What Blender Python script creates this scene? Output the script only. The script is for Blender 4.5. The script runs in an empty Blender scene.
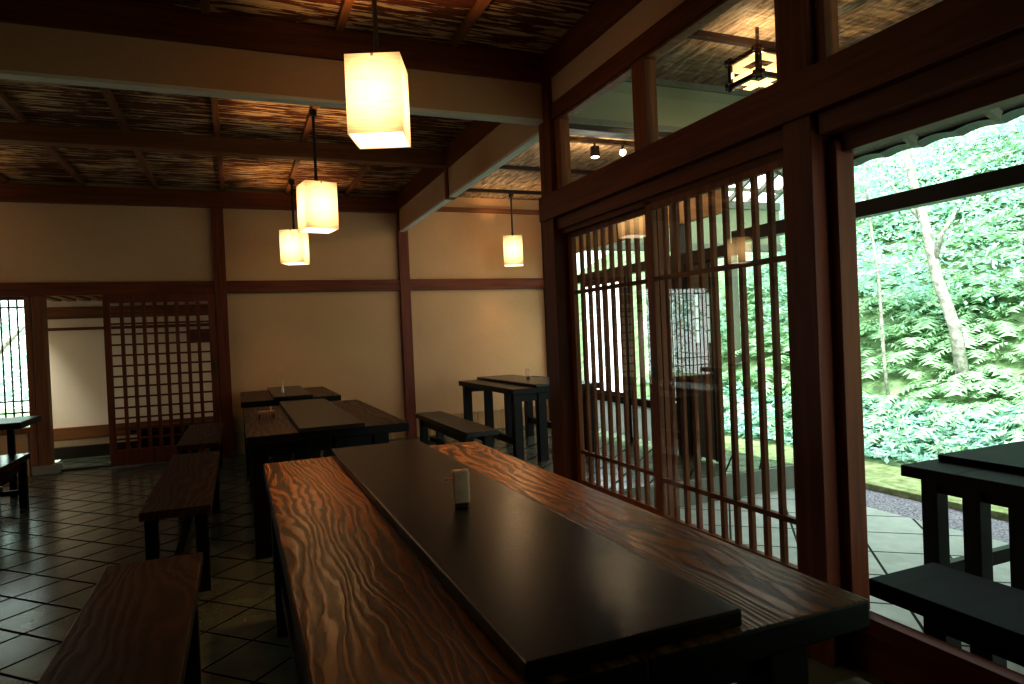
import bpy, bmesh, math, random
from mathutils import Vector, Matrix
from math import sin, cos, pi, radians
random.seed(7)
S = bpy.context.scene
COL = S.collection

# ------------------------------------------------------------------ materials
def newmat(name):
    m = bpy.data.materials.new(name); m.use_nodes = True
    nt = m.node_tree; nt.nodes.clear()
    out = nt.nodes.new('ShaderNodeOutputMaterial')
    return m, nt, out
def nd(nt, t, **kw):
    n = nt.nodes.new('ShaderNode' + t)
    for k, v in kw.items():
        if k.startswith('_'): setattr(n, k[1:], v)
        else: n.inputs[k.replace('__', ' ')].default_value = v
    return n
def coords(nt, scale=(1, 1, 1), rot=(0, 0, 0), kind='Object'):
    tc = nd(nt, 'TexCoord'); mp = nd(nt, 'Mapping')
    mp.inputs['Scale'].default_value = scale; mp.inputs['Rotation'].default_value = rot
    nt.links.new(tc.outputs[kind], mp.inputs['Vector'])
    return mp.outputs['Vector']
def ramp(nt, fac, stops):
    r = nd(nt, 'ValToRGB'); e = r.color_ramp.elements
    while len(e) > 1: e.remove(e[-1])
    e[0].position = stops[0][0]; e[0].color = (*stops[0][1], 1)
    for p, c in stops[1:]:
        k = e.new(p); k.color = (*c, 1)
    nt.links.new(fac, r.inputs['Fac'])
    return r.outputs['Color']
def principled(nt, out, color=None, rough=.5, spec=.5, bump=None, bstr=.2, bdist=.01):
    b = nd(nt, 'BsdfPrincipled')
    if isinstance(color, tuple): b.inputs['Base Color'].default_value = (*color, 1)
    elif color is not None: nt.links.new(color, b.inputs['Base Color'])
    if isinstance(rough, (int, float)): b.inputs['Roughness'].default_value = rough
    else: nt.links.new(rough, b.inputs['Roughness'])
    b.inputs['Specular IOR Level'].default_value = spec
    if bump is not None:
        bp = nd(nt, 'Bump', Strength=bstr, Distance=bdist)
        nt.links.new(bump, bp.inputs['Height']); nt.links.new(bp.outputs['Normal'], b.inputs['Normal'])
    nt.links.new(b.outputs[0], out.inputs['Surface'])
    return b
def noise(nt, vec, scale=5, detail=4, rough=.5, dist=0):
    n = nd(nt, 'TexNoise', Scale=scale, Detail=detail, Roughness=rough, Distortion=dist)
    nt.links.new(vec, n.inputs['Vector']); return n.outputs['Fac']
def wood(name, axis, dark, light, rough=.45, fine=26, spec=.5, bstr=.15):
    m, nt, out = newmat(name)
    sc = [fine, fine, fine]; sc['xyz'.index(axis)] = fine / 18
    v = coords(nt, tuple(sc))
    f = noise(nt, v, 1.0, 5, .6, .4)
    c = ramp(nt, f, [(.3, dark), (.72, light)])
    principled(nt, out, c, rough, spec, f, bstr, .004)
    return m
M = {}
for ax in 'xyz':
    M['red_' + ax] = wood('red_wood_' + ax, ax, (.080, .018, .006), (.19, .048, .015), .45, 26, .22)
    M['brown_' + ax] = wood('brown_wood_' + ax, ax, (.11, .040, .014), (.25, .10, .036), .5, 26, .25)
    M['dark_' + ax] = wood('dark_wood_' + ax, ax, (.009, .006, .004), (.022, .012, .008), .34, 26, .35)
    M['door_' + ax] = wood('door_wood_' + ax, ax, (.13, .038, .012), (.29, .10, .034), .5, 26, .25)
    M['black_' + ax] = wood('black_wood_' + ax, ax, (.003, .0026, .0024), (.009, .007, .006), .4, 26, .2)
    M['tan_' + ax] = wood('tan_wood_' + ax, ax, (.26, .15, .06), (.46, .30, .13), .6)

def grainwood(name, dark, light, scale, rough, bstr, off=0.0, dist=5.0, spec=.5):
    # flat-sawn cedar with raised cathedral grain running along Y
    m, nt, out = newmat(name)
    v = coords(nt, (1, .22, 1))
    n1 = nd(nt, 'TexNoise', Scale=2.3, Detail=2, Roughness=.5); nt.links.new(v, n1.inputs['Vector'])
    add = nd(nt, 'VectorMath', _operation='MULTIPLY_ADD')
    nt.links.new(n1.outputs['Color'], add.inputs[0]); add.inputs[1].default_value = (.55, .55, .55)
    nt.links.new(v, add.inputs[2])
    warp = noise(nt, coords(nt, (7, 1.4, 7)), 1, 4, .6, .6)
    wv = nd(nt, 'VectorMath', _operation='MULTIPLY_ADD'); cmb = nd(nt, 'CombineXYZ'); nt.links.new(warp, cmb.inputs[0])
    nt.links.new(cmb.outputs[0], wv.inputs[0]); wv.inputs[1].default_value = (.14, 0, 0); nt.links.new(add.outputs[0], wv.inputs[2])
    w = nd(nt, 'TexWave', Scale=scale, Distortion=dist, Detail=3)
    w.inputs['Detail Scale'].default_value = 1.4; w.inputs['Phase Offset'].default_value = off
    w.bands_direction = 'X'
    nt.links.new(wv.outputs[0], w.inputs['Vector'])
    v2 = coords(nt, (90, 5, 90)); f2 = noise(nt, v2, 1, 3, .6)
    mx = nd(nt, 'Mix', _data_type='FLOAT'); mx.inputs[0].default_value = .3
    nt.links.new(w.outputs['Fac'], mx.inputs[2]); nt.links.new(f2, mx.inputs[3])
    c = ramp(nt, mx.outputs[0], [(.15, dark), (.8, light)])
    r = nd(nt, 'MapRange'); r.inputs[3].default_value = rough + .10; r.inputs[4].default_value = rough - .03
    nt.links.new(mx.outputs[0], r.inputs[0])
    b = principled(nt, out, c, r.outputs[0], spec, mx.outputs[0], bstr, .004)
    b.inputs['Specular Tint'].default_value = (1, .60, .33, 1)
    return m
M['top_main'] = grainwood('tabletop_cedar', (.020, .007, .0025), (.40, .165, .048), 11.0, .24, .16, dist=7.0, spec=.6)
M['top_back'] = grainwood('tabletop_far', (.016, .008, .005), (.05, .024, .013), 8.0, .40, .12, 2)
M['board'] = wood('smooth_board', 'y', (.008, .0055, .004), (.020, .012, .008), .27, 40, .45, .15)
M['bench_top'] = grainwood('bench_cedar', (.010, .006, .004), (.045, .02, .010), 8.0, .42, .2, 5)
M['top_out'] = wood('outdoor_top', 'x', (.003, .005, .005), (.008, .012, .012), .45, 20, .02, .1)
M['gloss'] = wood('glossy_dark_wood', 'y', (.006, .006, .005), (.014, .012, .01), .16, 20, .7, .03)

def plaster(name, col, bstr=.15):
    m, nt, out = newmat(name)
    v = coords(nt)
    a = noise(nt, v, 90, 3, .7); b = noise(nt, v, 1.3, 3, .6)
    mx = nd(nt, 'Mix', _data_type='FLOAT'); mx.inputs[0].default_value = .5
    nt.links.new(a, mx.inputs[2]); nt.links.new(b, mx.inputs[3])
    c = ramp(nt, mx.outputs[0], [(.3, tuple(x * .86 for x in col)), (.7, tuple(min(1, x * 1.08) for x in col))])
    principled(nt, out, c, .9, .15, a, bstr, .004)
    return m
M['plaster'] = plaster('earthen_plaster', (.50, .33, .19))
M['plaster_pale'] = plaster('pale_plaster', (.80, .68, .58))
M['plaster_shade'] = plaster('shaded_plaster', (.30, .31, .21))  # darker greenish copy of the plaster, shade put into its colour
M['edge_white'] = plaster('pale_edge', (.62, .62, .56))
M['concrete'] = plaster('concrete', (.20, .21, .18))
M['stone'] = plaster('grey_stone', (.25, .24, .21))

def bark():
    m, nt, out = newmat('cedar_bark_ceiling')
    v = coords(nt, (1, 1, 1))
    base = noise(nt, coords(nt, (4, 75, 1)), 1, 5, .65, .3)
    peel = noise(nt, coords(nt, (2.8, 30, 1)), 1, 7, .62, .25)
    patch = noise(nt, v, 2.2, 3, .5)
    sub = nd(nt, 'Math', _operation='MULTIPLY_ADD'); nt.links.new(patch, sub.inputs[0]); sub.inputs[1].default_value = .30
    nt.links.new(peel, sub.inputs[2])
    mask = ramp(nt, sub.outputs[0], [(.672, (0, 0, 0)), (.69, (1, 1, 1))])
    cb = ramp(nt, base, [(.3, (.022, .006, .002)), (.7, (.16, .045, .014))])
    cp = ramp(nt, base, [(.3, (.34, .22, .11)), (.7, (.62, .47, .28))])
    mc = nd(nt, 'Mix', _data_type='RGBA'); nt.links.new(mask, mc.inputs[0])
    nt.links.new(cb, mc.inputs[6]); nt.links.new(cp, mc.inputs[7])
    principled(nt, out, mc.outputs[2], .8, .2, sub.outputs[0], .5, .02)
    return m
M['bark'] = bark()
def thatch():
    m, nt, out = newmat('woven_bark_veranda_ceiling')
    base = noise(nt, coords(nt, (26, 5, 1), (0, 0, .5)), 1, 6, .65, .6)
    c = ramp(nt, base, [(.32, (.06, .045, .03)), (.5, (.22, .17, .12)), (.72, (.46, .40, .32))])
    principled(nt, out, c, .8, .2, base, .6, .03)
    return m
M['thatch'] = thatch()
def tile(name, c1, c2, grout, size, rot, rough, spec=.5):
    m, nt, out = newmat(name)
    v = coords(nt, (1, 1, 1), (0, 0, rot))
    br = nd(nt, 'TexBrick', Scale=1.0); br.offset = 0; br.squash = 1
    br.inputs['Mortar Size'].default_value = .009; br.inputs['Brick Width'].default_value = size
    br.inputs['Row Height'].default_value = size; br.inputs['Mortar Smooth'].default_value = .3
    br.inputs['Color1'].default_value = (*c1, 1); br.inputs['Color2'].default_value = (*c2, 1); br.inputs['Mortar'].default_value = (*grout, 1)
    nt.links.new(v, br.inputs['Vector'])
    n = noise(nt, coords(nt), 7, 5, .6)
    inv = nd(nt, 'Math', _operation='MULTIPLY_ADD'); nt.links.new(br.outputs['Fac'], inv.inputs[0]); inv.inputs[1].default_value = -1
    sm = nd(nt, 'Math', _operation='MULTIPLY'); nt.links.new(n, sm.inputs[0]); sm.inputs[1].default_value = .05
    nt.links.new(sm.outputs[0], inv.inputs[2])
    r = nd(nt, 'MapRange'); r.inputs[3].default_value = rough - .04; r.inputs[4].default_value = rough + .08
    nt.links.new(n, r.inputs[0])
    mc = nd(nt, 'Mix', _data_type='RGBA', _blend_type='MULTIPLY'); mc.inputs[0].default_value = .6
    nt.links.new(br.outputs['Color'], mc.inputs[6])
    nt.links.new(ramp(nt, n, [(.3, (.5, .5, .5)), (.7, (1, 1, 1))]), mc.inputs[7])
    rj = nd(nt, 'Mix', _data_type='FLOAT'); nt.links.new(br.outputs['Fac'], rj.inputs[0]); nt.links.new(r.outputs[0], rj.inputs[2]); rj.inputs[3].default_value = 1
    b = principled(nt, out, mc.outputs[2], rj.outputs[0], .5, inv.outputs[0], .2, .004)
    sj = nd(nt, 'MapRange'); sj.inputs[3].default_value = spec; sj.inputs[4].default_value = 0
    nt.links.new(br.outputs['Fac'], sj.inputs[0]); nt.links.new(sj.outputs[0], b.inputs['Specular IOR Level'])
    return m
M['tile_in'] = tile('slate_tile_floor', (.13, .15, .10), (.09, .105, .075), (.01, .01, .008), .27, radians(45), .21, 1.0)
M['tile_out'] = tile('terrace_tile', (.46, .50, .48), (.40, .44, .42), (.06, .07, .06), .42, radians(40), .4)

def paper(name, col, strength, bottom=False, transp=.2):
    m, nt, out = newmat(name)
    g = nd(nt, 'TexCoord'); sep = nd(nt, 'SeparateXYZ'); nt.links.new(g.outputs['Object'], sep.inputs[0])
    # laid lines of the paper
    lines = noise(nt, coords(nt, (9, 9, 190)), 1, 3, .6)
    ln = nd(nt, 'MapRange'); ln.inputs[1].default_value = .3; ln.inputs[2].default_value = .7; ln.inputs[3].default_value = .72; ln.inputs[4].default_value = 1.08
    nt.links.new(lines, ln.inputs[0])
    # brighter around the bulb (object origin = middle of the shade)
    dist = nd(nt, 'VectorMath', _operation='LENGTH'); nt.links.new(g.outputs['Object'], dist.inputs[0])
    fo = nd(nt, 'MapRange'); fo.inputs[1].default_value = .12; fo.inputs[2].default_value = .235
    fo.inputs[3].default_value = 1.45; fo.inputs[4].default_value = .33
    nt.links.new(dist.outputs['Value'], fo.inputs[0])
    mu = nd(nt, 'Math', _operation='MULTIPLY'); nt.links.new(ln.outputs[0], mu.inputs[0]); (nt.links.new(fo.outputs[0], mu.inputs[1]) if not bottom else setattr(mu.inputs[1], 'default_value', 1.0))
    mu2 = nd(nt, 'Math', _operation='MULTIPLY'); nt.links.new(mu.outputs[0], mu2.inputs[0]); mu2.inputs[1].default_value = strength
    em = nd(nt, 'Emission'); em.inputs['Color'].default_value = (*col, 1); nt.links.new(mu2.outputs[0], em.inputs['Strength'])
    tr = nd(nt, 'BsdfTransparent'); tr.inputs[0].default_value = (1, .86, .62, 1)
    mx = nd(nt, 'MixShader'); mx.inputs[0].default_value = transp
    nt.links.new(em.outputs[0], mx.inputs[1]); nt.links.new(tr.outputs[0], mx.inputs[2])
    nt.links.new(mx.outputs[0], out.inputs['Surface'])
    return m
M['paper'] = paper('lamp_paper', (1.0, .62, .26), 2.3, transp=.0)
M['paper_bottom'] = paper('lamp_diffuser', (1.0, .88, .68), 6.0, bottom=True, transp=.6)

def emission(name, col, s):
    m, nt, out = newmat(name); e = nd(nt, 'Emission', Strength=s); e.inputs[0].default_value = (*col, 1)
    nt.links.new(e.outputs[0], out.inputs['Surface']); return m
M['bulb'] = emission('bulb_glow', (1, .9, .75), 30)

def glass():
    m, nt, out = newmat('window_glass')
    t = nd(nt, 'BsdfTransparent'); t.inputs[0].default_value = (.93, .96, .94, 1)
    g = nd(nt, 'BsdfGlossy', Roughness=.01); g.inputs[0].default_value = (1, 1, 1, 1)
    lw = nd(nt, 'LayerWeight', Blend=.5); pw = nd(nt, 'Math', _operation='POWER'); pw.inputs[1].default_value = 3.0
    nt.links.new(lw.outputs['Facing'], pw.inputs[0])
    f = nd(nt, 'Math', _operation='MULTIPLY_ADD'); nt.links.new(pw.outputs[0], f.inputs[0]); f.inputs[1].default_value = .85; f.inputs[2].default_value = .10
    mx = nd(nt, 'MixShader'); nt.links.new(f.outputs[0], mx.inputs[0])
    nt.links.new(t.outputs[0], mx.inputs[1]); nt.links.new(g.outputs[0], mx.inputs[2])
    nt.links.new(mx.outputs[0], out.inputs['Surface']); return m
M['glass'] = glass()
def shoji():
    m, nt, out = newmat('shoji_paper')
    d = nd(nt, 'BsdfDiffuse'); d.inputs[0].default_value = (.85, .85, .85, 1)
    t = nd(nt, 'BsdfTranslucent'); t.inputs[0].default_value = (.9, .9, .92, 1)
    mx = nd(nt, 'MixShader'); mx.inputs[0].default_value = .6
    nt.links.new(d.outputs[0], mx.inputs[1]); nt.links.new(t.outputs[0], mx.inputs[2])
    nt.links.new(mx.outputs[0], out.inputs['Surface']); return m
M['shoji'] = shoji()
def shoji_glow():
    m, nt, out = newmat('glowing_shoji_paper')
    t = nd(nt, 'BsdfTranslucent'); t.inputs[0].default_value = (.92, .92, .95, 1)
    e = nd(nt, 'Emission', Strength=1.3); e.inputs[0].default_value = (.93, .93, 1, 1)  # the paper itself glows, in place of daylight behind it
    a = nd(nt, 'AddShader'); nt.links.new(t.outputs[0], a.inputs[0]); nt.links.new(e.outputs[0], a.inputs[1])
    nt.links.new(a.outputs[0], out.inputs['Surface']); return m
M['shoji_glow'] = shoji_glow()
def simple(name, col, rough=.5, spec=.5, metal=0):
    m, nt, out = newmat(name); v = coords(nt); n = noise(nt, v, 30, 3)
    c = ramp(nt, n, [(.3, tuple(x * .85 for x in col)), (.7, tuple(x * 1.1 for x in col))])
    b = principled(nt, out, c, rough, spec); b.inputs['Metallic'].default_value = metal; return m
M['black'] = simple('black_metal', (.01, .01, .01), .4)
M['cream'] = simple('cream_plastic', (1.0, .66, .46), .8)
M['traywood'] = simple('light_tray_wood', (.50, .24, .13), .5)
M['white'] = simple('white_ceramic', (.7, .66, .58), .4)
M['redcloth'] = simple('dark_red_cloth', (.10, .02, .02), .8)
M['roof'] = simple('dark_roof_tile', (.06, .07, .07), .5)
M['graywood'] = simple('weathered_wood', (.20, .20, .165), .7, .2)
def leafmat(name, stops, emi=0):
    m, nt, out = newmat(name)
    oi = nd(nt, 'NewGeometry')
    n = noise(nt, coords(nt), 1.5, 3, .6)
    mx = nd(nt, 'Mix', _data_type='FLOAT'); mx.inputs[0].default_value = .55
    nt.links.new(oi.outputs['Random Per Island'], mx.inputs[2]); nt.links.new(n, mx.inputs[3])
    c = ramp(nt, mx.outputs[0], stops)
    d = nd(nt, 'BsdfDiffuse'); t = nd(nt, 'BsdfTranslucent'); g = nd(nt, 'BsdfGlossy', Roughness=.35)
    nt.links.new(c, d.inputs[0]); nt.links.new(c, t.inputs[0])
    a = nd(nt, 'MixShader'); a.inputs[0].default_value = .42
    nt.links.new(d.outputs[0], a.inputs[1]); nt.links.new(t.outputs[0], a.inputs[2])
    b = nd(nt, 'MixShader'); b.inputs[0].default_value = .06
    nt.links.new(a.outputs[0], b.inputs[1]); nt.links.new(g.outputs[0], b.inputs[2])
    nt.links.new(b.outputs[0], out.inputs['Surface']); return m
M['fern'] = leafmat('fern_green', [(.3, (.28, .46, .28)), (.6, (.50, .72, .46)), (.8, (.70, .88, .64))])
M['broad'] = leafmat('broadleaf_green', [(.3, (.28, .48, .42)), (.55, (.50, .72, .64)), (.8, (.78, .92, .86))])
M['cover'] = leafmat('groundcover_green', [(.3, (.40, .62, .54)), (.55, (.58, .80, .72)), (.8, (.76, .92, .86))])
def soil(name, a, b, sc=6):
    m, nt, out = newmat(name); n = noise(nt, coords(nt), sc, 6, .65)
    principled(nt, out, ramp(nt, n, [(.35, a), (.65, b)]), .9, .1, n, .6, .05); return m
M['soil'] = soil('hillside_soil', (.10, .15, .08), (.26, .36, .20))
M['moss'] = soil('moss', (.22, .28, .12), (.48, .54, .32), 9)
M['gravel'] = soil('gravel', (.10, .10, .12), (.52, .52, .58), 60)
M['bark_pale'] = soil('pale_trunk', (.22, .22, .19), (.50, .50, .44), 14)
M['bark_dark'] = soil('dark_trunk', (.05, .045, .035), (.14, .12, .09), 14)

# ------------------------------------------------------------------ builders
def tag(o, label=None, cat=None, group=None, kind=None):
    if label: o['label'] = label
    if cat: o['category'] = cat
    if group: o['group'] = group
    if kind: o['kind'] = kind
    return o
def empty(name, loc, rz=0):
    o = bpy.data.objects.new(name, None); COL.objects.link(o)
    o.location = loc; o.rotation_euler = (0, 0, rz); o.empty_display_size = .1
    return o
class MB:
    """collects boxes, prisms and tubes into one mesh"""
    def __init__(s): s.bm = bmesh.new()
    def box(s, x0, x1, y0, y1, z0, z1, bev=0.0, rot=None, piv=None):
        if x0 > x1: x0, x1 = x1, x0
        if y0 > y1: y0, y1 = y1, y0
        if z0 > z1: z0, z1 = z1, z0
        vs = [s.bm.verts.new((x, y, z)) for x in (x0, x1) for y in (y0, y1) for z in (z0, z1)]
        idx = [(0, 1, 3, 2), (4, 6, 7, 5), (0, 4, 5, 1), (2, 3, 7, 6), (0, 2, 6, 4), (1, 5, 7, 3)]
        fs = [s.bm.faces.new([vs[i] for i in f]) for f in idx]
        if bev > 0:
            es = list({e for f in fs for e in f.edges})
            r = bmesh.ops.bevel(s.bm, geom=es, offset=bev, segments=2, affect='EDGES', profile=.6)
            vs = list({v for v in r['verts']} | {v for v in vs if v.is_valid})
        if rot is not None:
            bmesh.ops.rotate(s.bm, verts=vs, cent=piv or ((x0 + x1) / 2, (y0 + y1) / 2, (z0 + z1) / 2), matrix=rot)
        return s
    def bar(s, p, q, w, h, bev=0.0):
        p, q = Vector(p), Vector(q); d = q - p; L = d.length
        r = d.to_track_quat('Y', 'Z').to_matrix()
        s.box(p.x - w / 2, p.x + w / 2, p.y, p.y + L, p.z - h / 2, p.z + h / 2, bev, r, tuple(p)); return s
    def tube(s, pts, rad, n=10):
        pts = [Vector(p) for p in pts]; rings = []
        if not isinstance(rad, (list, tuple)): rad = [rad] * len(pts)
        for i, p in enumerate(pts):
            d = (pts[min(i + 1, len(pts) - 1)] - pts[max(i - 1, 0)]).normalized()
            a = d.orthogonal().normalized(); b = d.cross(a)
            if i and a.dot(pa) < .9:
                a = (pa - d * pa.dot(d)).normalized(); b = d.cross(a)
            pa = a
            rings.append([s.bm.verts.new(p + (a * cos(t * 2 * pi / n) + b * sin(t * 2 * pi / n)) * rad[i]) for t in range(n)])
        for i in range(len(rings) - 1):
            for k in range(n):
                s.bm.faces.new((rings[i][k], rings[i][(k + 1) % n], rings[i + 1][(k + 1) % n], rings[i + 1][k]))
        s.bm.faces.new(rings[0][::-1]); s.bm.faces.new(rings[-1]); return s
    def prism(s, poly, z0, z1):
        a = [s.bm.verts.new((x, y, z0)) for x, y in poly]; b = [s.bm.verts.new((x, y, z1)) for x, y in poly]
        n = len(poly); s.bm.faces.new(a[::-1]); s.bm.faces.new(b)
        for i in range(n): s.bm.faces.new((a[i], a[(i + 1) % n], b[(i + 1) % n], b[i]))
        return s
    def quad(s, *ps): s.bm.faces.new([s.bm.verts.new(p) for p in ps]); return s
    def build(s, name, mat, parent=None, smooth=False, origin=None):
        bmesh.ops.recalc_face_normals(s.bm, faces=s.bm.faces)
        if origin is not None: bmesh.ops.translate(s.bm, verts=s.bm.verts, vec=-Vector(origin))
        me = bpy.data.meshes.new(name); s.bm.to_mesh(me); s.bm.free()
        me.materials.append(mat)
        if smooth:
            for p in me.polygons: p.use_smooth = True
        o = bpy.data.objects.new(name, me); COL.objects.link(o)
        if parent: o.parent = parent
        if origin is not None: o.location = origin
        return o
def struct(name, mb, mat, parent=None):
    o = mb.build(name, mat, parent)
    if not parent: o['kind'] = 'structure'
    return o
def copy_tree(o, parent=None):
    c = o.copy(); COL.objects.link(c)
    if parent: c.parent = parent
    for ch in list(o.children): copy_tree(ch, c)
    return c

# ------------------------------------------------------------------ key dimensions
WX = 2.0        # plane of the glazed wall
BY = 8.35       # face of the back wall
FO = -.2        # terrace level

# ------------------------------------------------------------------ floors
struct('floor', MB().prism([(-5.5, -2), (2.07, -2), (2.07, 4.5), (4.5, 4.5), (4.5, 9.5), (-2.0, 9.5), (-2.0, 8.5), (-5.5, 8.5)], -.4, 0), M['tile_in'])
struct('floor_terrace', MB().prism([(2.07, -3), (4.45, -3), (4.45, 4.5), (2.07, 4.5)], -.5, FO), M['tile_out'])
struct('trim_step', MB().box(2.07, 4.5, 4.46, 4.5, -.2, -.004), M['concrete'])

# ------------------------------------------------------------------ walls
mb = MB()
mb.box(-5.5, -2.0, BY, BY + .12, 1.9, 3.2); mb.box(-5.5, -2.85, BY, BY + .12, .46, 1.9)
mb.box(-2.0, -.28, BY, BY + .12, 1.9, 3.2)
mb.box(-5.5, -2.07, BY, BY + .12, 0, .46)
mb.box(-.28, 4.0, BY, BY + .12, 0, 3.2)
struct('wall_back', mb, M['plaster'])
struct('wall_left', MB().box(-5.6, -5.5, -2, 4.5, 0, 3.2).box(-5.6, -5.5, 6.8, 8.5, 0, 3.2).box(-5.6, -5.5, 4.5, 6.8, 1.45, 3.2).box(-5.6, -5.5, 4.5, 6.8, 0, .35), M['plaster'])  # unseen opening, added and sized to bring daylight onto the left floor
struct('wall_front', MB().box(-5.5, 2.07, -2.1, -2.0, 0, 3.2), M['plaster'])
struct('wall_right_blocker', MB().box(1.97, 2.03, -2, -.36, 0, 2.74), M['plaster'])  # added solid wall out of view, keeps sky light off the near right
# rails on the back wall
struct('trim_rail_back', MB().box(-5.5, 4.0, BY - .05, BY + .01, 1.87, 2.01, .006), M['red_x'])
struct('trim_cornice_back', MB().box(-5.5, 1.95, BY - .10, BY + .01, 2.85, 3.03, .006), M['red_x'])
struct('trim_cornice_annex', MB().box(2.06, 4.0, BY - .04, BY + .01, 2.89, 2.95, .004), M['brown_x'])
def wainscot():
    mb = MB(); x = -.08
    while x < 3.95:
        mb.box(x + .002, x + .108, BY - .018, BY + .005, 0, .235); x += .11
    mb.box(-.1, 3.95, BY - .026, BY, .235, .255, .003)
    return mb
struct('trim_wainscot', wainscot(), M['tan_z'])
struct('trim_post_back', MB().box(-.22, -.09, BY - .06, BY + .02, 0, 2.86, .006), M['red_z'])
struct('trim_post_beam', MB().box(1.925, 2.055, BY - .07, BY + .02, 0, 2.90, .006), M['red_z'])

# corridor beyond the back wall
struct('wall_corridor', MB().box(-2.2, 1.2, 9.4, 9.5, 0, 3.0), M['plaster_pale'])
mb = MB(); mb.box(-2.2, 1.2, 9.36, 9.4, 1.67, 1.81, .004)
struct('trim_corridor_rail', mb, M['brown_x'])
struct('trim_corridor_bar', MB().box(-2.2, 1.2, 9.33, 9.36, 1.53, 1.565), M['red_x'])
struct('trim_corridor_low', MB().box(-2.2, 1.2, 9.36, 9.4, .22, .37, .004), M['brown_x'])
struct('baseboard_corridor', MB().box(-2.2, 1.2, 9.34, 9.4, 0, .14, .004), M['dark_x'])
mb = MB()
for i in range(14): mb.box(-2.0 + i * .15, -2.0 + i * .15 + .075, 8.48, 9.4, 1.88, 1.91)
struct('ceiling_corridor', mb.box(-2.4, 1.2, 8.48, 9.42, 1.93, 2.0), M['brown_y'])
# opening posts and stone base
struct('trim_post_opening', MB().box(-1.975, -1.865, BY - .03, BY + .10, .09, 1.88, .006), M['brown_z'])
struct('trim_stone_base', MB().box(-2.03, -1.80, BY - .09, BY + .14, 0, .095, .015), M['stone'])
struct('trim_threshold_opening', MB().box(-1.86, -.22, BY + .04, BY + .13, 0, .02), M['dark_x'])

# barred window, left end of the back wall
w = struct('window_1', MB().box(-2.04, -1.985, BY - .03, BY + .06, 0, 1.88, .005).box(-5.5, -2.04, BY - .02, BY + .12, .44, .50, .005).box(-5.5, -2.07, BY, BY + .1, 1.84, 1.9), M['brown_z'])
mb = MB(); x = -2.115
while x > -2.82: mb.box(x - .006, x + .006, BY + .03, BY + .045, .5, 1.86); x -= .072
for z in (.66, .78, 1.76): mb.box(-2.85, -2.04, BY + .025, BY + .04, z - .007, z + .007)
struct('window_bars', mb, M['dark_z'], w)
struct('window_pane', MB().quad((-2.85, BY + .06, .5), (-2.07, BY + .06, .5), (-2.07, BY + .06, 1.86), (-2.85, BY + .06, 1.86)), M['glass'], w)

# sliding lattice door on the back wall
d = struct('door_1', MB().box(-1.325, -1.26, 8.27, 8.305, .015, 1.875, .004).box(-.295, -.23, 8.27, 8.305, .015, 1.875, .004)
           .box(-1.26, -.295, 8.27, 8.305, 1.78, 1.875, .003).box(-1.26, -.295, 8.27, 8.305, .015, .185, .003), M['red_z'])
mb = MB()
for i in range(1, 9):
    x = -1.26 + i * .965 / 9; mb.box(x - .018, x + .018, 8.275, 8.30, .185, 1.78)
for i in range(1, 14):
    z = .185 + i * 1.595 / 14; mb.box(-1.26, -.295, 8.278, 8.297, z - .010, z + .010)
struct('lattice', mb, M['red_z'], d)
struct('door_handle', MB().box(-.275, -.25, 8.262, 8.272, .98, 1.08, .003), M['black'], d)

# ------------------------------------------------------------------ main ceiling
struct('ceiling', MB().box(-5.6, 2.07, -2.1, 8.4, 3.085, 3.15), M['bark'])
def rafters(y0, y1, nm):
    for i, x in enumerate((-4.9, -4.21, -3.52, -2.83, -2.14, -1.45, -.765, -.08, .62, 1.31)):
        struct(nm, MB().box(x - .022, x + .022, y0, y1, 3.04, 3.085), M['brown_y'])
rafters(4.05, 8.3, 'trim_rafter'); rafters(-2, 3.9, 'trim_rafter')
struct('trim_mid_beam', MB().box(-5.5, 1.95, 6.12, 6.24, 2.90, 3.035, .006), M['brown_x'])
struct('trim_mid_beam_front', MB().box(-5.5, 1.95, 1.0, 1.12, 2.90, 3.035, .006), M['brown_x'])
# large plastered cross beam with timber plate on top, runs over into the annex
struct('trim_cross_beam', MB().box(-5.5, 2.0, 3.98, 4.05, 2.67, 2.905), M['plaster'])
struct('trim_cross_beam_edge', MB().box(-5.5, 1.93, 3.977, 4.053, 2.65, 2.67), M['edge_white'])
struct('trim_cross_beam_plate', MB().box(-5.5, 2.0, 3.955, 4.10, 2.905, 3.085, .006), M['red_x'])
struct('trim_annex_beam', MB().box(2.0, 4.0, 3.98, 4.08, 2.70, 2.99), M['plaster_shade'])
struct('trim_annex_beam_sill', MB().box(2.0, 4.0, 3.96, 4.10, 2.655, 2.70, .004).box(2.0, 4.0, 3.96, 4.10, 2.985, 3.03, .004), M['graywood'])
struct('trim_annex_beam_lip', MB().box(2.07, 4.0, 3.97, 4.09, 2.62, 2.655), M['dark_x'])
# side beam from the cross beam to the back post
struct('trim_side_beam', MB().box(1.95, 2.01, 4.05, BY, 2.625, 2.885), M['plaster'])
struct('trim_side_beam_edge', MB().box(1.947, 2.013, 4.05, BY - .02, 2.605, 2.625), M['edge_white'])
struct('trim_side_beam_plate', MB().box(1.925, 2.03, 4.05, BY, 2.885, 3.085, .006), M['red_y'])
struct('trim_side_beam_strut', MB().box(1.935, 2.025, 6.16, 6.25, 2.60, 2.9, .004), M['red_z'])

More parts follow.
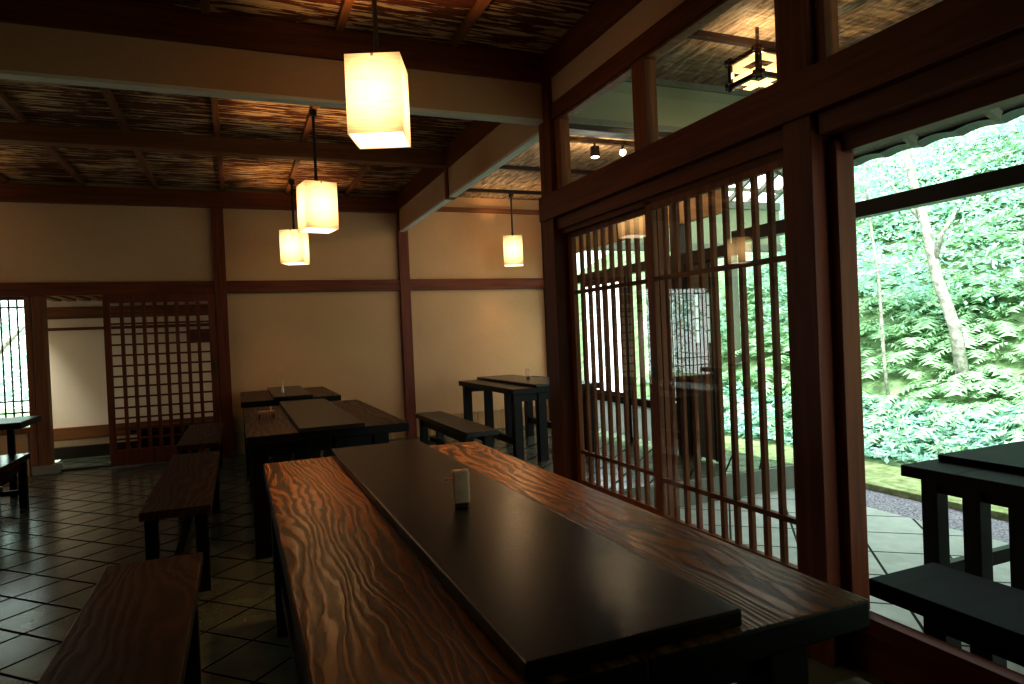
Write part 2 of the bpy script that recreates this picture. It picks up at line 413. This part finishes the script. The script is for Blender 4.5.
# ------------------------------------------------------------------ glazed wall towards the terrace
struct('wall_right_plaster', MB().box(1.96, 2.04, -2, 3.9, 2.74, 2.91), M['plaster'])
struct('trim_right_plate', MB().box(1.93, 2.07, -2, 3.96, 2.91, 3.085, .006), M['red_y'])
struct('trim_right_head', MB().box(1.95, 2.05, -2, 3.9, 2.64, 2.745, .004), M['red_y'])
struct('trim_right_lintel', MB().box(1.915, 2.065, -2, 4.07, 2.0, 2.165, .006), M['red_y'])
struct('trim_right_track', MB().box(1.955, 2.08, 1.93, 3.9, 1.925, 2.0, .003).box(1.985, 1.995, 1.93, 3.9, 1.895, 1.925).box(2.028, 2.034, 1.93, 3.9, 1.895, 1.925), M['red_y'])
struct('trim_right_track_open', MB().box(1.955, 2.08, -2, 1.78, 1.925, 2.0, .003).box(2.03, 2.085, -2, 1.78, 1.86, 1.93, .003), M['red_y'])
struct('trim_threshold_right', MB().box(1.95, 2.085, 1.79, 3.9, 0, .205, .004).box(2.025, 2.085, -2, 1.79, 0, .197, .003), M['red_y'])
struct('trim_post_corner', MB().box(1.93, 2.065, 3.89, 4.055, 0, 2.91, .006), M['red_z'])
struct('trim_post_middle', MB().box(1.93, 2.07, 1.79, 1.925, 0, 2.91, .006), M['red_z'])
struct('trim_post_near', MB().box(1.93, 2.07, -.36, -.22, 0, 2.91, .006), M['red_z'])
struct('trim_jamb', MB().box(2.0, 2.085, 1.745, 1.79, .2, 1.9, .003), M['red_z'])
# transom lights
def transom(nm, y0, y1, s0=.05, s1=.05):
    o = struct(nm, MB().box(1.965, 2.035, y0, y0 + s0, 2.165, 2.64, .004).box(1.965, 2.035, y1 - s1, y1, 2.165, 2.64, .004)
               .box(1.97, 2.03, y0, y1, 2.165, 2.178).box(1.97, 2.03, y0, y1, 2.625, 2.64), M['door_z'])
    struct('window_pane', MB().quad((2.0, y0 + s0, 2.178), (2.0, y1 - s1, 2.178), (2.0, y1 - s1, 2.625), (2.0, y0 + s0, 2.625)), M['glass'], o)
transom('window_2', 2.91, 3.89, .06, .08); transom('window_3', 1.925, 2.91, .05, .06)
transom('window_4', .80, 1.79, .06, .045); transom('window_5', -.22, .80, .06, .06)
# two sliding sash doors with upright bars
def sash(nm, y0, y1, xc, st0, st1):
    zb, zt = .205, 1.915
    mb = MB().box(xc - .017, xc + .017, y0, y0 + st0, zb, zt, .003).box(xc - .017, xc + .017, y1 - st1, y1, zb, zt, .003)
    mb.box(xc - .016, xc + .016, y0 + st0, y1 - st1, 1.865, zt, .002).box(xc - .016, xc + .016, y0 + st0, y1 - st1, zb, .29, .002)
    o = struct(nm, mb, M['door_z'])
    a, b = y0 + st0, y1 - st1; n = 9
    mb = MB()
    for i in range(1, n + 1):
        y = a + (b - a) * i / (n + 1); mb.box(xc - .004, xc + .016, y - .012, y + .012, .29, 1.865)
    struct('bars', mb, M['door_z'], o)
    struct('rail', MB().box(xc - .010, xc + .014, a, b, 1.50, 1.522).box(xc - .010, xc + .014, a, b, .462, .484), M['door_y'], o)
    struct('window_pane', MB().quad((xc - .0105, a, .29), (xc - .0105, b, .29), (xc - .0105, b, 1.865), (xc - .0105, a, 1.865)), M['glass'], o)
    return o
d2 = sash('door_2', 2.88, 3.89, 2.045, .05, .055)
d3 = sash('door_3', 1.925, 2.93, 2.002, .06, .055)
struct('door_handle', MB().box(1.982, 1.987, 1.945, 1.965, 1.0, 1.10, .002), M['black'], d3)
struct('door_handle', MB().box(1.982, 1.987, 2.895, 2.912, 1.0, 1.06, .002), M['black'], d3)

# ------------------------------------------------------------------ annex / veranda shell
struct('ceiling_veranda', MB().box(2.07, 4.02, -2.2, 8.4, 3.09, 3.15), M['thatch'])
for y in (-1.1, 1.15, 2.26, 3.37, 5.57, 6.70, 7.83):
    struct('trim_veranda_batten', MB().box(2.07, 4.0, y - .022, y + .022, 3.05, 3.09), M['dark_x'])
# outer posts and lintel on the garden side
for y in (-1.6, 5.36, 8.30):
    struct('trim_veranda_post', MB().box(3.95, 4.07, y - .06, y + .06, FO if y < 4 else 0, 3.09, .005), M['dark_z'])
struct('trim_veranda_lintel', MB().box(3.96, 4.06, -3, 4.56, 1.955, 2.06, .005), M['dark_y'])
struct('trim_veranda_lintel_annex', MB().box(3.96, 4.06, 4.56, BY, 1.86, 1.96, .005), M['dark_y'])
struct('trim_veranda_plate', MB().box(3.93, 4.09, -3, BY, 2.78, 2.98, .005), M['graywood'])
struct('wall_annex_upper', MB().box(3.98, 4.04, 4.7, BY, 2.25, 2.78), M['plaster'])
struct('trim_annex_sill', MB().box(3.97, 4.05, 5.7, BY - .1, .42, .50, .004), M['dark_y'])
struct('wall_annex_low', MB().box(3.99, 4.03, 5.7, BY - .1, .06, .42), M['shoji'])

# lattice shoji panels of the annex
def shoji_panel(nm, y0, y1, z0, z1, low):
    mb = MB().box(4.0, 4.03, y0, y0 + .03, 0.01, 1.86).box(4.0, 4.03, y1 - .03, y1, 0.01, 1.86)
    mb.box(4.0, 4.03, y0, y1, z0 - .03, z0).box(4.0, 4.03, y0, y1, z1, z1 + .02).box(4.0, 4.03, y0, y1, 1.83, 1.86)
    ny = max(2, round((y1 - y0) / .10)); nz = round((z1 - z0) / .11)
    for i in range(1, ny): y = y0 + (y1 - y0) * i / ny; mb.box(4.005, 4.02, y - .005, y + .005, z0, z1)
    for i in range(1, nz): z = z0 + (z1 - z0) * i / nz; mb.box(4.005, 4.02, y0, y1, z - .005, z + .005)
    o = struct(nm, mb, M['dark_z'])
    struct('shoji_paper', MB().box(4.021, 4.024, y0 + .03, y1 - .03, z0, z1), M['shoji'], o)
    if low > 0: struct('lower_panel', MB().box(4.005, 4.028, y0 + .03, y1 - .03, .02, low), M['graywood'], o)
    struct('upper_panel', MB().box(4.005, 4.028, y0 + .03, y1 - .03, z1 + .02, 1.83), M['graywood'], o)
shoji_panel('window_6', 4.90, 5.28, 1.10, 1.56, 1.07)
shoji_panel('window_7', 5.44, 5.80, .55, 1.50, .5)
struct('window_9', MB().box(4.0, 4.03, 6.36, 7.30, .5, .54).box(4.0, 4.03, 6.36, 7.30, 1.80, 1.86).box(4.0, 4.03, 6.82, 6.85, .5, 1.86), M['door_y'])
struct('window_9_glow_paper', MB().box(4.012, 4.016, 6.36, 7.30, .5, 1.86), M['shoji_glow'])  # self-glowing sheet standing in for the blown-out daylight outside
struct('window_8', MB().box(3.99, 4.04, 6.30, 6.36, 0, 1.86).box(3.99, 4.04, 7.30, 7.36, 0, 1.86), M['dark_z'])

# eaves over the garden side
e = MB()
for i in range(14):
    y = -3 + i * .58
    e.bar((3.95, y, 2.86), (4.66, y, 2.545), .05, .06)
struct('trim_eave_rafters', e, M['graywood'])
mb = MB()
mb.quad((3.95, -3.2, 2.93), (4.74, -3.2, 2.585), (4.74, 4.35, 2.585), (3.95, 4.35, 2.93))
struct('ceiling_eave', mb, M['graywood'])
mb = MB(); N = 180
for j in range(N):      # wavy tile edge
    y0 = -3.2 + j * 7.55 / N; y1 = y0 + 7.55 / N
    za = 2.60 + .022 * abs(sin(y0 * 11)); zb = 2.60 + .022 * abs(sin(y1 * 11))
    mb.quad((4.72, y0, za - .05), (4.72, y1, zb - .05), (4.82, y1, zb - .075), (4.82, y0, za - .075))
    mb.quad((4.82, y0, za - .075), (4.82, y1, zb - .075), (4.82, y1, zb), (4.82, y0, za))
    mb.quad((4.82, y0, za), (4.82, y1, zb), (3.9, y1, zb + .42), (3.9, y0, za + .42))
struct('trim_eave_tiles', mb, M['roof'])
struct('ceiling_outer_roof', MB().box(2.0, 4.05, -3.2, 8.5, 3.16, 3.22), M['roof'])
# wing across the garden: plastered fascia beam with open rafters above
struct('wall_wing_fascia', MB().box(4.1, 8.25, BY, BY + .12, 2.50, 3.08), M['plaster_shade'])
struct('ceiling_wing_sky_sheet', MB().quad((4.1, BY - 1.1, 3.86), (8.2, BY - 1.1, 3.86), (8.2, BY + .3, 3.16), (4.1, BY + .3, 3.16)), M['shoji_glow'])  # added glowing sheet in place of white sky, also hides the trees
struct('trim_wing_plate', MB().box(4.1, 8.25, BY - .03, BY + .15, 3.08, 3.2), M['graywood'])
struct('trim_wing_sill', MB().box(4.1, 8.25, BY - .03, BY + .15, 2.42, 2.52), M['graywood'])
mb = MB()
for i in range(10): mb.bar((4.3 + i * .42, BY - 1.1, 3.78), (4.3 + i * .42, BY + .1, 3.16), .05, .07)
for k in range(3): mb.bar((4.2, BY - 1.0 + k * .38, 3.72 - k * .196), (8.15, BY - 1.0 + k * .38, 3.72 - k * .196), .05, .05)
struct('trim_wing_rafters', mb, M['graywood'])
struct('trim_wing_post', MB().box(7.2, 7.34, BY - .02, BY + .12, FO, 2.5), M['graywood'])

# ------------------------------------------------------------------ furniture
def make_table(loc, length, width, label, top='top_main', board=(.30, .72, .02, .0), legx=(.02, .28, .54, .80), leg=.095, rz=0, board_mat='board', rowin=.05, group=None, apron=True):
    """long axis = local +Y, origin at the near left corner on the floor"""
    t = empty('dining_table', loc, rz)
    tag(t, label, 'table', group or 'dark wooden dining tables')
    mb = MB(); half = (board[0] + board[1]) / 2
    mb.box(0, half, 0, length, .675, .73, .005).box(half + .001, width, 0, length, .675, .73, .005)
    tt = mb.build('tabletop', M[top], t)
    tt.data.materials.append(M['black_y'])  # black for the side faces, their shade put into the colour
    for p in tt.data.polygons:
        if p.normal.z < .5: p.material_index = 1
    MB().box(board[0], board[1], board[2], length + board[3], .731, .761, .004).build('center_board', M[board_mat], t)
    for y in (rowin, length - rowin - leg):
        for x in legx:
            MB().box(x, x + leg, y, y + leg, 0, .675, .004).build('leg', M['black_z'], t)
        if apron: MB().box(legx[0], legx[-1] + leg, y + leg * .25, y + leg * .75, .60, .674).build('apron', M['black_x'], t)
    for x in (legx[0], legx[-1]):
        MB().box(x + leg * .25, x + leg * .75, rowin + leg, length - rowin - leg, .17, .24, .003).build('stretcher', M['black_y'], t)
    return t
make_table((.08, .905, 0), 2.26, 1.0, 'long grained cedar table in the foreground with the cream container on it', board=(.30, .715, .02, .03))
make_table((.02, 4.13, 0), 1.95, .955, 'dark table right behind the foreground table, carrying the small wooden tray', top='top_back', board=(.29, .67, -.06, .03), legx=(.02, .26, .50, .74))
make_table((0.0, 6.72, 0), 1.5, .92, 'short dark table farthest back, standing against the plaster back wall', top='top_back', board=(.29, .65, -.05, .0), legx=(.02, .26, .50, .74))
make_table((2.40, 5.86, 0), 1.68, 1.0, 'black table with many square legs in the annex, beyond the corner post', top='dark_y', board=(.24, .70, -.02, .02), legx=(.03, .29, .55, .81), leg=.085, rz=0, )
# outdoor table: long axis towards the garden
t = make_table((3.0, 2.31, FO), 1.9, 1.0, 'black slatted end table out on the terrace, in front of the mossy garden', top='top_out', board=(.03, .50, .23, .0), legx=(.045, .245, .445, .645), leg=.08, rz=-pi / 2, rowin=.08, board_mat='top_out')
# rz=-90deg: local +Y -> world +X, local +X -> world -Y
make_table((-2.68, 6.60, 0), .62, 1.0, 'dark table standing beneath the barred window at the far left', top='dark_x', board=(.25, .70, .05, -.05), legx=(.10, .76), leg=.05, apron=False).scale = (1, 1, .97)

def make_bench(loc, length, width, label, h=.45, rz=0, leg=.06, mat='bench_top', group=None, inset=.10, planks=1, th=.045):
    b = empty('bench', loc, rz); tag(b, label, 'bench', group or 'dark wooden benches')
    mb = MB()
    for i in range(planks): mb.box(width * i / planks + (.001 if i else 0), width * (i + 1) / planks, 0, length, h - th, h, .004)
    mb.build('seat', M[mat], b)
    for x in (.02, width - .02 - leg):
        for y in (inset, length - inset - leg):
            MB().box(x, x + leg, y, y + leg, 0, h - th, .003).build('leg', M['black_z'], b)
        MB().box(x + leg * .3, x + leg * .7, inset + leg, length - inset - leg, h - .12, h - th).build('rail', M['black_y'], b)
    for y in (inset, length - inset - leg):
        MB().box(.02 + leg, width - .02 - leg, y + leg * .2, y + leg * .8, .12, .16).build('stretcher', M['black_x'], b)
    MB().box(width / 2 - .02, width / 2 + .02, inset + leg * .2, length - inset - leg * .2, .161, .20).build('long_stretcher', M['black_y'], b)
    return b
make_bench((-.495, .95, 0), 1.96, .33, 'dark grained bench closest to the viewer, left of the foreground table')
make_bench((-.495, 3.76, 0), 1.91, .33, 'second bench back, left of the table carrying the wooden tray', inset=.02)
make_bench((-.51, 6.17, 0), 1.6, .33, 'bench farthest back on the left, in front of the lattice door')
make_bench((.985, .1, 0), 1.0, .28, 'bench end just showing under the right edge of the foreground table')
make_bench((1.73, 5.28, 0), 1.76, .29, 'low black bench beside the annex table, behind the foreground table', leg=.075, mat='dark_y')
make_bench((-2.05, 4.4, 0), 2.22, .42, 'dark bench at the left picture edge catching the window light', mat='gloss', inset=.02, leg=.055)
make_bench((2.17, .2, FO), 1.62, .36, 'wet black bench on the terrace just outside the threshold', mat='top_out', leg=.08, inset=.20, th=.065, h=.475)
make_bench((-1.22, 9.26, 0), .9, .30, 'dark bench in the corridor seen through the lattice door', rz=-pi / 2, h=.33, mat='dark_x')

# ------------------------------------------------------------------ small things on the tables
t = empty('toothpick_holder', (.585, 1.86, .761), radians(-12)); tag(t, 'cream upright container with side knob and dark foot, on the foreground table', 'container')
MB().box(-.024, .024, -.017, .017, .012, .108, .006).build('body', M['cream'], t, True)
MB().box(-.019, .019, -.013, .013, 0, .012, .002).build('foot', M['redcloth'], t)
MB().tube([(-.023, 0, .083), (-.036, -.004, .083), (-.038, -.004, .083), (-.046, -.004, .083)], [.004, .004, .007, .005]).build('knob', M['cream'], t, True)
t = empty('wooden_tray', (.165, 5.06, .7305), 0); tag(t, 'small reddish wooden holder on the table behind the foreground one', 'holder')
MB().box(-.055, .055, -.04, .04, .038, .055, .003).build('tray_top', M['traywood'], t)
MB().box(-.053, -.043, -.04, .04, 0, .038).build('side', M['redcloth'], t); MB().box(.043, .053, -.04, .04, 0, .038).build('side', M['redcloth'], t)
MB().tube([(.03, 0, .05), (.032, 0, .085)], .004).build('stick', M['white'], t)
t = empty('bud_vase', (.40, 7.18, .761)); tag(t, 'tiny white vase with a stem on the farthest back table', 'vase')
MB().tube([(0, 0, 0), (0, 0, .02), (0, 0, .06), (0, 0, .075)], [.014, .017, .010, .009]).build('body', M['white'], t, True)
MB().tube([(0, 0, .07), (.01, 0, .12)], .005).build('stem', M['white'], t)
t = empty('menu_stand', (2.90, 6.62, .761), radians(-15)); tag(t, 'small beige menu stand on the annex table', 'menu stand')
MB().box(-.022, .022, -.012, .012, .03, .11, .003).build('card', M['cream'], t)
MB().box(-.016, .016, -.016, .016, 0, .03, .002).build('foot', M['redcloth'], t)
# garment hanging behind the lattice door
mb = MB(); mb.prism([(-.17, -.02), (.16, -.03), (.17, .03), (-.15, .03)], 0, .16); 
t = mb.build('hanging_cloth', M['redcloth']); t.location = (-.42, 9.28, 1.33); tag(t, 'dark red cloth hanging on the corridor bar behind the lattice door', 'cloth')

# ------------------------------------------------------------------ pendant lamps
def light(name, loc, energy, col=(1, .62, .28), rad=.05):
    l = bpy.data.lights.new(name, 'POINT'); l.energy = energy; l.color = col; l.shadow_soft_size = rad
    o = bpy.data.objects.new(name, l); COL.objects.link(o); o.location = loc; return o
def make_lamp(x, y, zb, h, rz, label, w=.24, ceil=3.04, energy=33):
    t = empty('pendant_lamp', (x, y, zb + h / 2), rz); tag(t, label, 'lamp', 'square paper pendant lamps')
    a = w / 2; k = h / 2
    mb = MB()
    for p, q in (((-a, -a), (a, -a)), ((a, -a), (a, a)), ((a, a), (-a, a)), ((-a, a), (-a, -a))):
        mb.quad((*p, -k), (*q, -k), (*q, k), (*p, k))
    mb.build('lamp_shade', M['paper'], t)
    MB().quad((-a + .004, -a + .004, -k + .004), (a - .004, -a + .004, -k + .004), (a - .004, a - .004, -k + .004), (-a + .004, a - .004, -k + .004)).build('diffuser', M['paper_bottom'], t)
    mb = MB().box(-a, a, -.006, .006, k - .012, k).box(-.006, .006, -a, a, k - .012, k)
    mb.build('holder', M['black'], t)
    MB().tube([(0, 0, k - .01), (0, 0, k + .06)], .014).build('cord_grip', M['black'], t)
    MB().tube([(0, 0, k + .02), (0, 0, ceil - (zb + k) - .02)], .011).build('cord', M['black'], t)
    MB().tube([(0, 0, ceil - (zb + k) - .05), (0, 0, ceil - (zb + k) - .005), (0, 0, ceil - (zb + k))], [.028, .03, .022], 16).build('ceiling_cap', M['black'], t)
    l = light('lamp_bulb', (0, 0, .02), energy); l.parent = t
    return t
make_lamp(.635, 2.99, 2.155, .345, radians(-22), 'square paper pendant lamp hanging nearest, above the foreground table', ceil=3.08, energy=100)
make_lamp(.61, 5.28, 2.115, .355, radians(11), 'paper pendant lamp second from the viewer, in front of the bark ceiling', ceil=3.04)
make_lamp(.615, 7.55, 2.12, .355, radians(-22), 'paper pendant lamp farthest back in the main room', ceil=3.03)
make_lamp(3.30, 7.83, 2.13, .37, radians(-24), 'paper pendant lamp hanging alone in the annex by the corner post', ceil=3.05)

make_lamp(-2.62, 7.45, 2.12, .355, radians(15), 'paper pendant lamp of the left row, mirrored in the sliding door glass', ceil=3.04)
make_lamp(-2.62, 5.28, 2.12, .355, radians(-8), 'unseen paper pendant lamp added for light, middle of the left row', ceil=3.04)  # this lamp and the next are unseen, added only for their light
make_lamp(-2.62, 2.99, 2.12, .355, radians(20), 'unseen paper pendant lamp added for light, nearest of the left row', ceil=3.04)

# wooden framed ceiling lantern in the veranda
t = empty('ceiling_lantern', (3.06, 3.22, 2.74), radians(2)); tag(t, 'square open wood framed ceiling lantern seen through the upper window', 'lantern')
a = .115
mb = MB()
for sx in (-1, 1):
    for sy in (-1, 1): mb.box(sx * a - .014, sx * a + .014, sy * a - .014, sy * a + .014, -.02, .19, .002)
for z in (0, .145):
    for s in (-1, 1):
        mb.box(-a - .04, a + .04, s * a - .011, s * a + .011, z, z + .028); mb.box(s * a - .011, s * a + .011, -a - .04, a + .04, z, z + .028)
mb.build('lantern_frame', M['dark_z'], t)
mb = MB()
for z0, z1 in ((.03, .062), (.10, .143)):
    for s in (-1, 1):
        mb.box(-a, a, s * (a - .004) - .002, s * (a - .004) + .002, z0, z1); mb.box(s * (a - .004) - .002, s * (a - .004) + .002, -a, a, z0, z1)
mb.box(-a, a, -.03, .03, .002, .006).box(-.03, .03, -a, a, .002, .006)
mb.build('paper_band', M['paper'], t)
mb = MB(); bmesh.ops.create_uvsphere(mb.bm, u_segments=16, v_segments=10, radius=.03); bmesh.ops.translate(mb.bm, verts=mb.bm.verts, vec=(0, 0, .08))
mb.build('bulb', M['bulb'], t, True)
MB().tube([(0, 0, .14), (0, 0, .36)], .012).build('socket', M['black'], t)
l = light('lantern_glow', (0, 0, .12), 13, (1, .72, .42), .04); l.parent = t
# spot fittings on a batten in the annex
for x, lab in ((3.42, 'left'), (3.95, 'right')):
    pass
t = empty('spotlight', (3.24, 5.57, 2.92)); tag(t, 'small dark spotlight clipped to the annex ceiling batten', 'spotlight')
MB().box(-.035, .035, -.03, .03, 0, .10, .006).build('housing', M['black'], t)
MB().tube([(0, 0, .10), (0, 0, .13)], .01).build('stem', M['black'], t)
MB().box(-.028, .028, -.024, .024, -.006, 0).build('lens', M['bulb'], t)
t = empty('bare_bulb', (3.55, 5.57, 2.98)); tag(t, 'bright bare bulb on the annex ceiling batten', 'bulb')
mb = MB(); bmesh.ops.create_uvsphere(mb.bm, u_segments=16, v_segments=10, radius=.03); mb.build('globe', M['bulb'], t, True)
MB().tube([(0, 0, .02), (0, 0, .07)], .015).build('socket', M['black'], t)
light('annex_glow', (3.3, 5.6, 2.8), 26, (1, .70, .42), .05)
light('annex_glow', (2.9, 7.2, 2.6), 6, (1, .70, .42), .05)

# ------------------------------------------------------------------ garden
def hz(x, y):
    """ground height in the garden"""
    if x < 6.1: base = FO
    else: base = FO + (x - 6.1) * .56 if x < 7.2 else FO + .62 + (x - 7.2) * .66
    return base + .10 * sin(x * 1.7 + y * .9) * min(1, max(0, x - 6.1)) + .07 * sin(y * 2.3 + x) * min(1, max(0, x - 6.1))
mb = MB(); nx, ny = 44, 60
g = [[mb.bm.verts.new((5.9 + i * .30, -8 + j * .5, hz(5.9 + i * .30, -8 + j * .5))) for j in range(ny)] for i in range(nx)]
for i in range(nx - 1):
    for j in range(ny - 1): mb.bm.faces.new((g[i][j], g[i + 1][j], g[i + 1][j + 1], g[i][j + 1]))
o = mb.build('hillside', M['soil'], None, True); o['kind'] = 'structure'
struct('ground_gravel', MB().box(4.45, 5.0, -8, 12, -.3, FO - .02), M['gravel'])
struct('trim_kerb_stone', MB().box(4.98, 5.10, -8, 12, -.3, FO + .035, .01), M['moss'])
struct('ground_moss', MB().box(5.10, 6.3, -8, 12, -.3, FO - .003), M['moss'])
struct('ground_far', MB().box(-9, 4.6, 9.5, 22, -.3, FO), M['moss'])
struct('ground_left', MB().box(-9, -2.0, 8.5, 9.5, -.3, FO + .1), M['moss'])

def mesh_from(name, V, F, mat, label, cat, kind='stuff'):
    me = bpy.data.meshes.new(name); me.from_pydata(V, [], F); me.materials.append(mat)
    o = bpy.data.objects.new(name, me); COL.objects.link(o); tag(o, label, cat, None, kind); return o
def frond(V, F, p, az, L, lift, n=9, wmax=.12):
    """one fern frond: arching spine with leaflet pairs"""
    pts = []
    for i in range(n + 1):
        t = i / n; r = L * (t - .12 * t * t); z = L * (lift * t - (lift * .85 + .15) * t * t)
        pts.append(Vector((p[0] + cos(az) * r, p[1] + sin(az) * r, p[2] + z)))
    for i in range(1, n):
        d = (pts[i + 1] - pts[i]).normalized(); s = d.cross(Vector((0, 0, 1))).normalized()
        w = wmax * L * 2.2 * math.sin(pi * (.12 + .88 * (1 - i / n))) ** .8
        st = (pts[i + 1] - pts[i]).length * .42
        for sg in (-1, 1):
            a = pts[i] - d * st; b = pts[i] + d * st; tip = pts[i] + s * sg * w + d * w * .45 - Vector((0, 0, w * .15))
            k = len(V); V.extend((tuple(a), tuple(b), tuple(tip))); F.append((k, k + 1, k + 2))
R = random.Random(3)
V, F = [], []
for i in range(2000):
    x = 6.3 + R.random() ** 1.3 * 7.5; y = -2.5 + R.random() * 13
    if x < 6.9 and R.random() < .7: continue
    z = hz(x, y); L = R.uniform(.22, .50) * (1 + (x - 6) * .05)
    a0 = R.random() * 6.28; nf = R.randint(5, 8)
    for k in range(nf): frond(V, F, (x, y, z), a0 + k * 6.28 / nf + R.uniform(-.3, .3), L * R.uniform(.8, 1.1), R.uniform(.7, 1.2), 8)
mesh_from('hillside_ferns', V, F, M['fern'], 'pale green ferns covering the garden hillside', 'ferns')
def leafcloud(V, F, c, rad, n, size, flat=1.0, R=R):
    for i in range(n):
        d = Vector((R.gauss(0, 1), R.gauss(0, 1), R.gauss(0, 1) * flat)); d = d.normalized() * rad * R.random() ** .4
        p = Vector(c) + Vector((d.x, d.y, d.z * flat))
        u = Vector((R.gauss(0, 1), R.gauss(0, 1), R.gauss(0, .5))).normalized(); w = u.cross(Vector((R.gauss(0, .4), R.gauss(0, .4), 1))).normalized()
        s = size * R.uniform(.6, 1.3); k = len(V)
        V.extend((tuple(p - u * s), tuple(p + w * s * .45), tuple(p + u * s), tuple(p - w * s * .45))); F.append((k, k + 1, k + 2, k + 3))
V, F = [], []
for i in range(2600):     # low ground cover strip at the foot of the bank
    x = 5.95 + R.random() * 1.0; y = -2 + R.random() * 11.5
    leafcloud(V, F, (x, y, max(hz(x, y), FO) + .07), .14, 7, .055, .5)
mesh_from('ground_cover', V, F, M['cover'], 'pale mint ground cover leaves along the foot of the bank', 'ground cover')
V, F = [], []
for i in range(330):      # broadleaf bushes up the slope
    x = 7.6 + R.random() * 6; y = -3 + R.random() * 14
    leafcloud(V, F, (x, y, hz(x, y) + R.uniform(.3, 1.2)), R.uniform(.35, .8), 150, .048, .8)
mesh_from('hillside_bushes', V, F, M['broad'], 'blue green broadleaf bushes growing up the hillside', 'bushes')
def tree(pts, rad, crown, label, name='garden_tree', bark='bark_pale', leaf='broad', branches=()):
    t = empty(name, pts[0]); tag(t, label, 'tree'); o0 = Vector(pts[0])
    mb = MB().tube([Vector(p) - o0 for p in pts], rad, 8)
    for a, b, r in branches: mb.tube([Vector(a) - o0, (Vector(a) + Vector(b)) / 2 - o0 + Vector((0, .03, .05)), Vector(b) - o0], [r, r * .8, r * .5], 6)
    mb.build('trunk', M[bark], t, True)
    V, F = [], []
    for c, r, n, s in crown: leafcloud(V, F, Vector(c) - o0, r, n, s)
    me = bpy.data.meshes.new('foliage'); me.from_pydata(V, [], F); me.materials.append(M[leaf])
    f = bpy.data.objects.new('foliage', me); COL.objects.link(f); f.parent = t
    return t
tree([(7.38, 4.86, .35), (7.42, 4.98, 1.1), (7.36, 5.13, 1.70), (7.44, 5.30, 2.32), (7.50, 5.52, 3.06), (7.54, 5.66, 4.0)], [.075, .065, .06, .05, .045, .03],
     [((7.7, 5.6, 4.2), 1.0, 500, .05), ((7.9, 4.7, 3.9), .9, 460, .05)],
     'pale leaning trunk rising through the ferns behind the terrace table', branches=[((7.38, 5.17, 1.85), (7.44, 4.95, 2.4), .033), ((7.44, 5.3, 2.32), (7.5, 5.85, 3.0), .028)])
tree([(7.0, 5.50, .1), (7.0, 5.55, .8), (7.05, 5.62, 1.7), (7.0, 5.70, 2.7), (7.0, 5.75, 3.4)], [.022, .02, .018, .015, .01],
     [((7.0, 5.9, 1.95), .42, 220, .06), ((7.0, 5.75, 3.2), .5, 200, .06)], 'slim sapling with an airy crown left of the pale leaning trunk')
tree([(9.2, 3.6, 1.6), (9.3, 3.7, 2.6), (9.4, 3.9, 4.2)], [.05, .045, .03], [((9.2, 3.4, 2.9), 1.0, 520, .08), ((9.0, 2.6, 2.3), .8, 420, .08), ((9.6, 3.9, 4.0), 1.0, 400, .08)],
     'leafy blue green tree at the right edge of the garden', bark='bark_dark')
tree([(10.4, 9.9, 2.0), (10.4, 10.0, 3.5), (10.6, 10.2, 5.2)], [.08, .07, .05], [((10.3, 9.8, 3.9), 1.0, 600, .055), ((10.6, 10.3, 5.0), 1.2, 600, .055)],
     'tree on the bank beyond the sliding doors', bark='bark_dark')
# left garden seen through the barred window
tree([(-4.2, 12.2, FO), (-3.95, 12.15, .35), (-3.6, 12.1, .9), (-3.75, 12.2, 1.5), (-3.95, 12.4, 2.6)], [.14, .12, .10, .08, .06],
     [((-3.9, 12.6, 2.6), 1.2, 260, .09), ((-5.2, 13.4, 1.8), 1.4, 300, .09)],
     'bent grey tree outside the barred window at the far left', branches=[((-3.6, 12.1, .9), (-3.0, 12.2, 1.7), .05)])
V, F = [], []
for i in range(120):
    x = -8 + R.random() * 6.5; y = 14 + R.random() * 4
    leafcloud(V, F, (x, y, R.uniform(.2, 4.0)), .7, 45, .10)
mesh_from('hedge', V, F, M['cover'], 'bright hedge far outside the barred window', 'hedge')

# ------------------------------------------------------------------ world, lights
W = bpy.data.worlds.new('sky'); S.world = W; W.use_nodes = True; nt = W.node_tree; nt.nodes.clear()
o = nt.nodes.new('ShaderNodeOutputWorld'); b = nt.nodes.new('ShaderNodeBackground')
b.inputs[0].default_value = (.90, 1.0, .98, 1); b.inputs[1].default_value = 3.3
nt.links.new(b.outputs[0], o.inputs[0])
sn = bpy.data.lights.new('sun', 'SUN'); sn.energy = 6.5; sn.angle = .3; sn.color = (.92, 1, .92)
so = bpy.data.objects.new('sun', sn); COL.objects.link(so)
so.rotation_euler = Vector((.50, .35, -1)).to_track_quat('-Z', 'Y').to_euler()

# ------------------------------------------------------------------ camera (recovered from the photograph's vanishing points)
f, yaw, pitch, roll, H = 664.4, .391, -.01216, -.04338, 1.26
w = Vector((sin(yaw) * cos(pitch), cos(yaw) * cos(pitch), sin(pitch)))
r = Vector((cos(yaw), -sin(yaw), 0)); u = r.cross(w)
r2 = r * cos(roll) + u * sin(roll); u2 = -r * sin(roll) + u * cos(roll)
cam = bpy.data.cameras.new('camera'); co = bpy.data.objects.new('camera', cam); COL.objects.link(co)
co.matrix_world = Matrix(((r2.x, u2.x, -w.x, 0), (r2.y, u2.y, -w.y, 0), (r2.z, u2.z, -w.z, H), (0, 0, 0, 1)))
cam.sensor_width = 36; cam.lens = f * 36 / 1024; cam.clip_start = .02
S.camera = co
S.view_settings.view_transform = 'Standard'
S.view_settings.exposure = .35
S.view_settings.gamma = .80
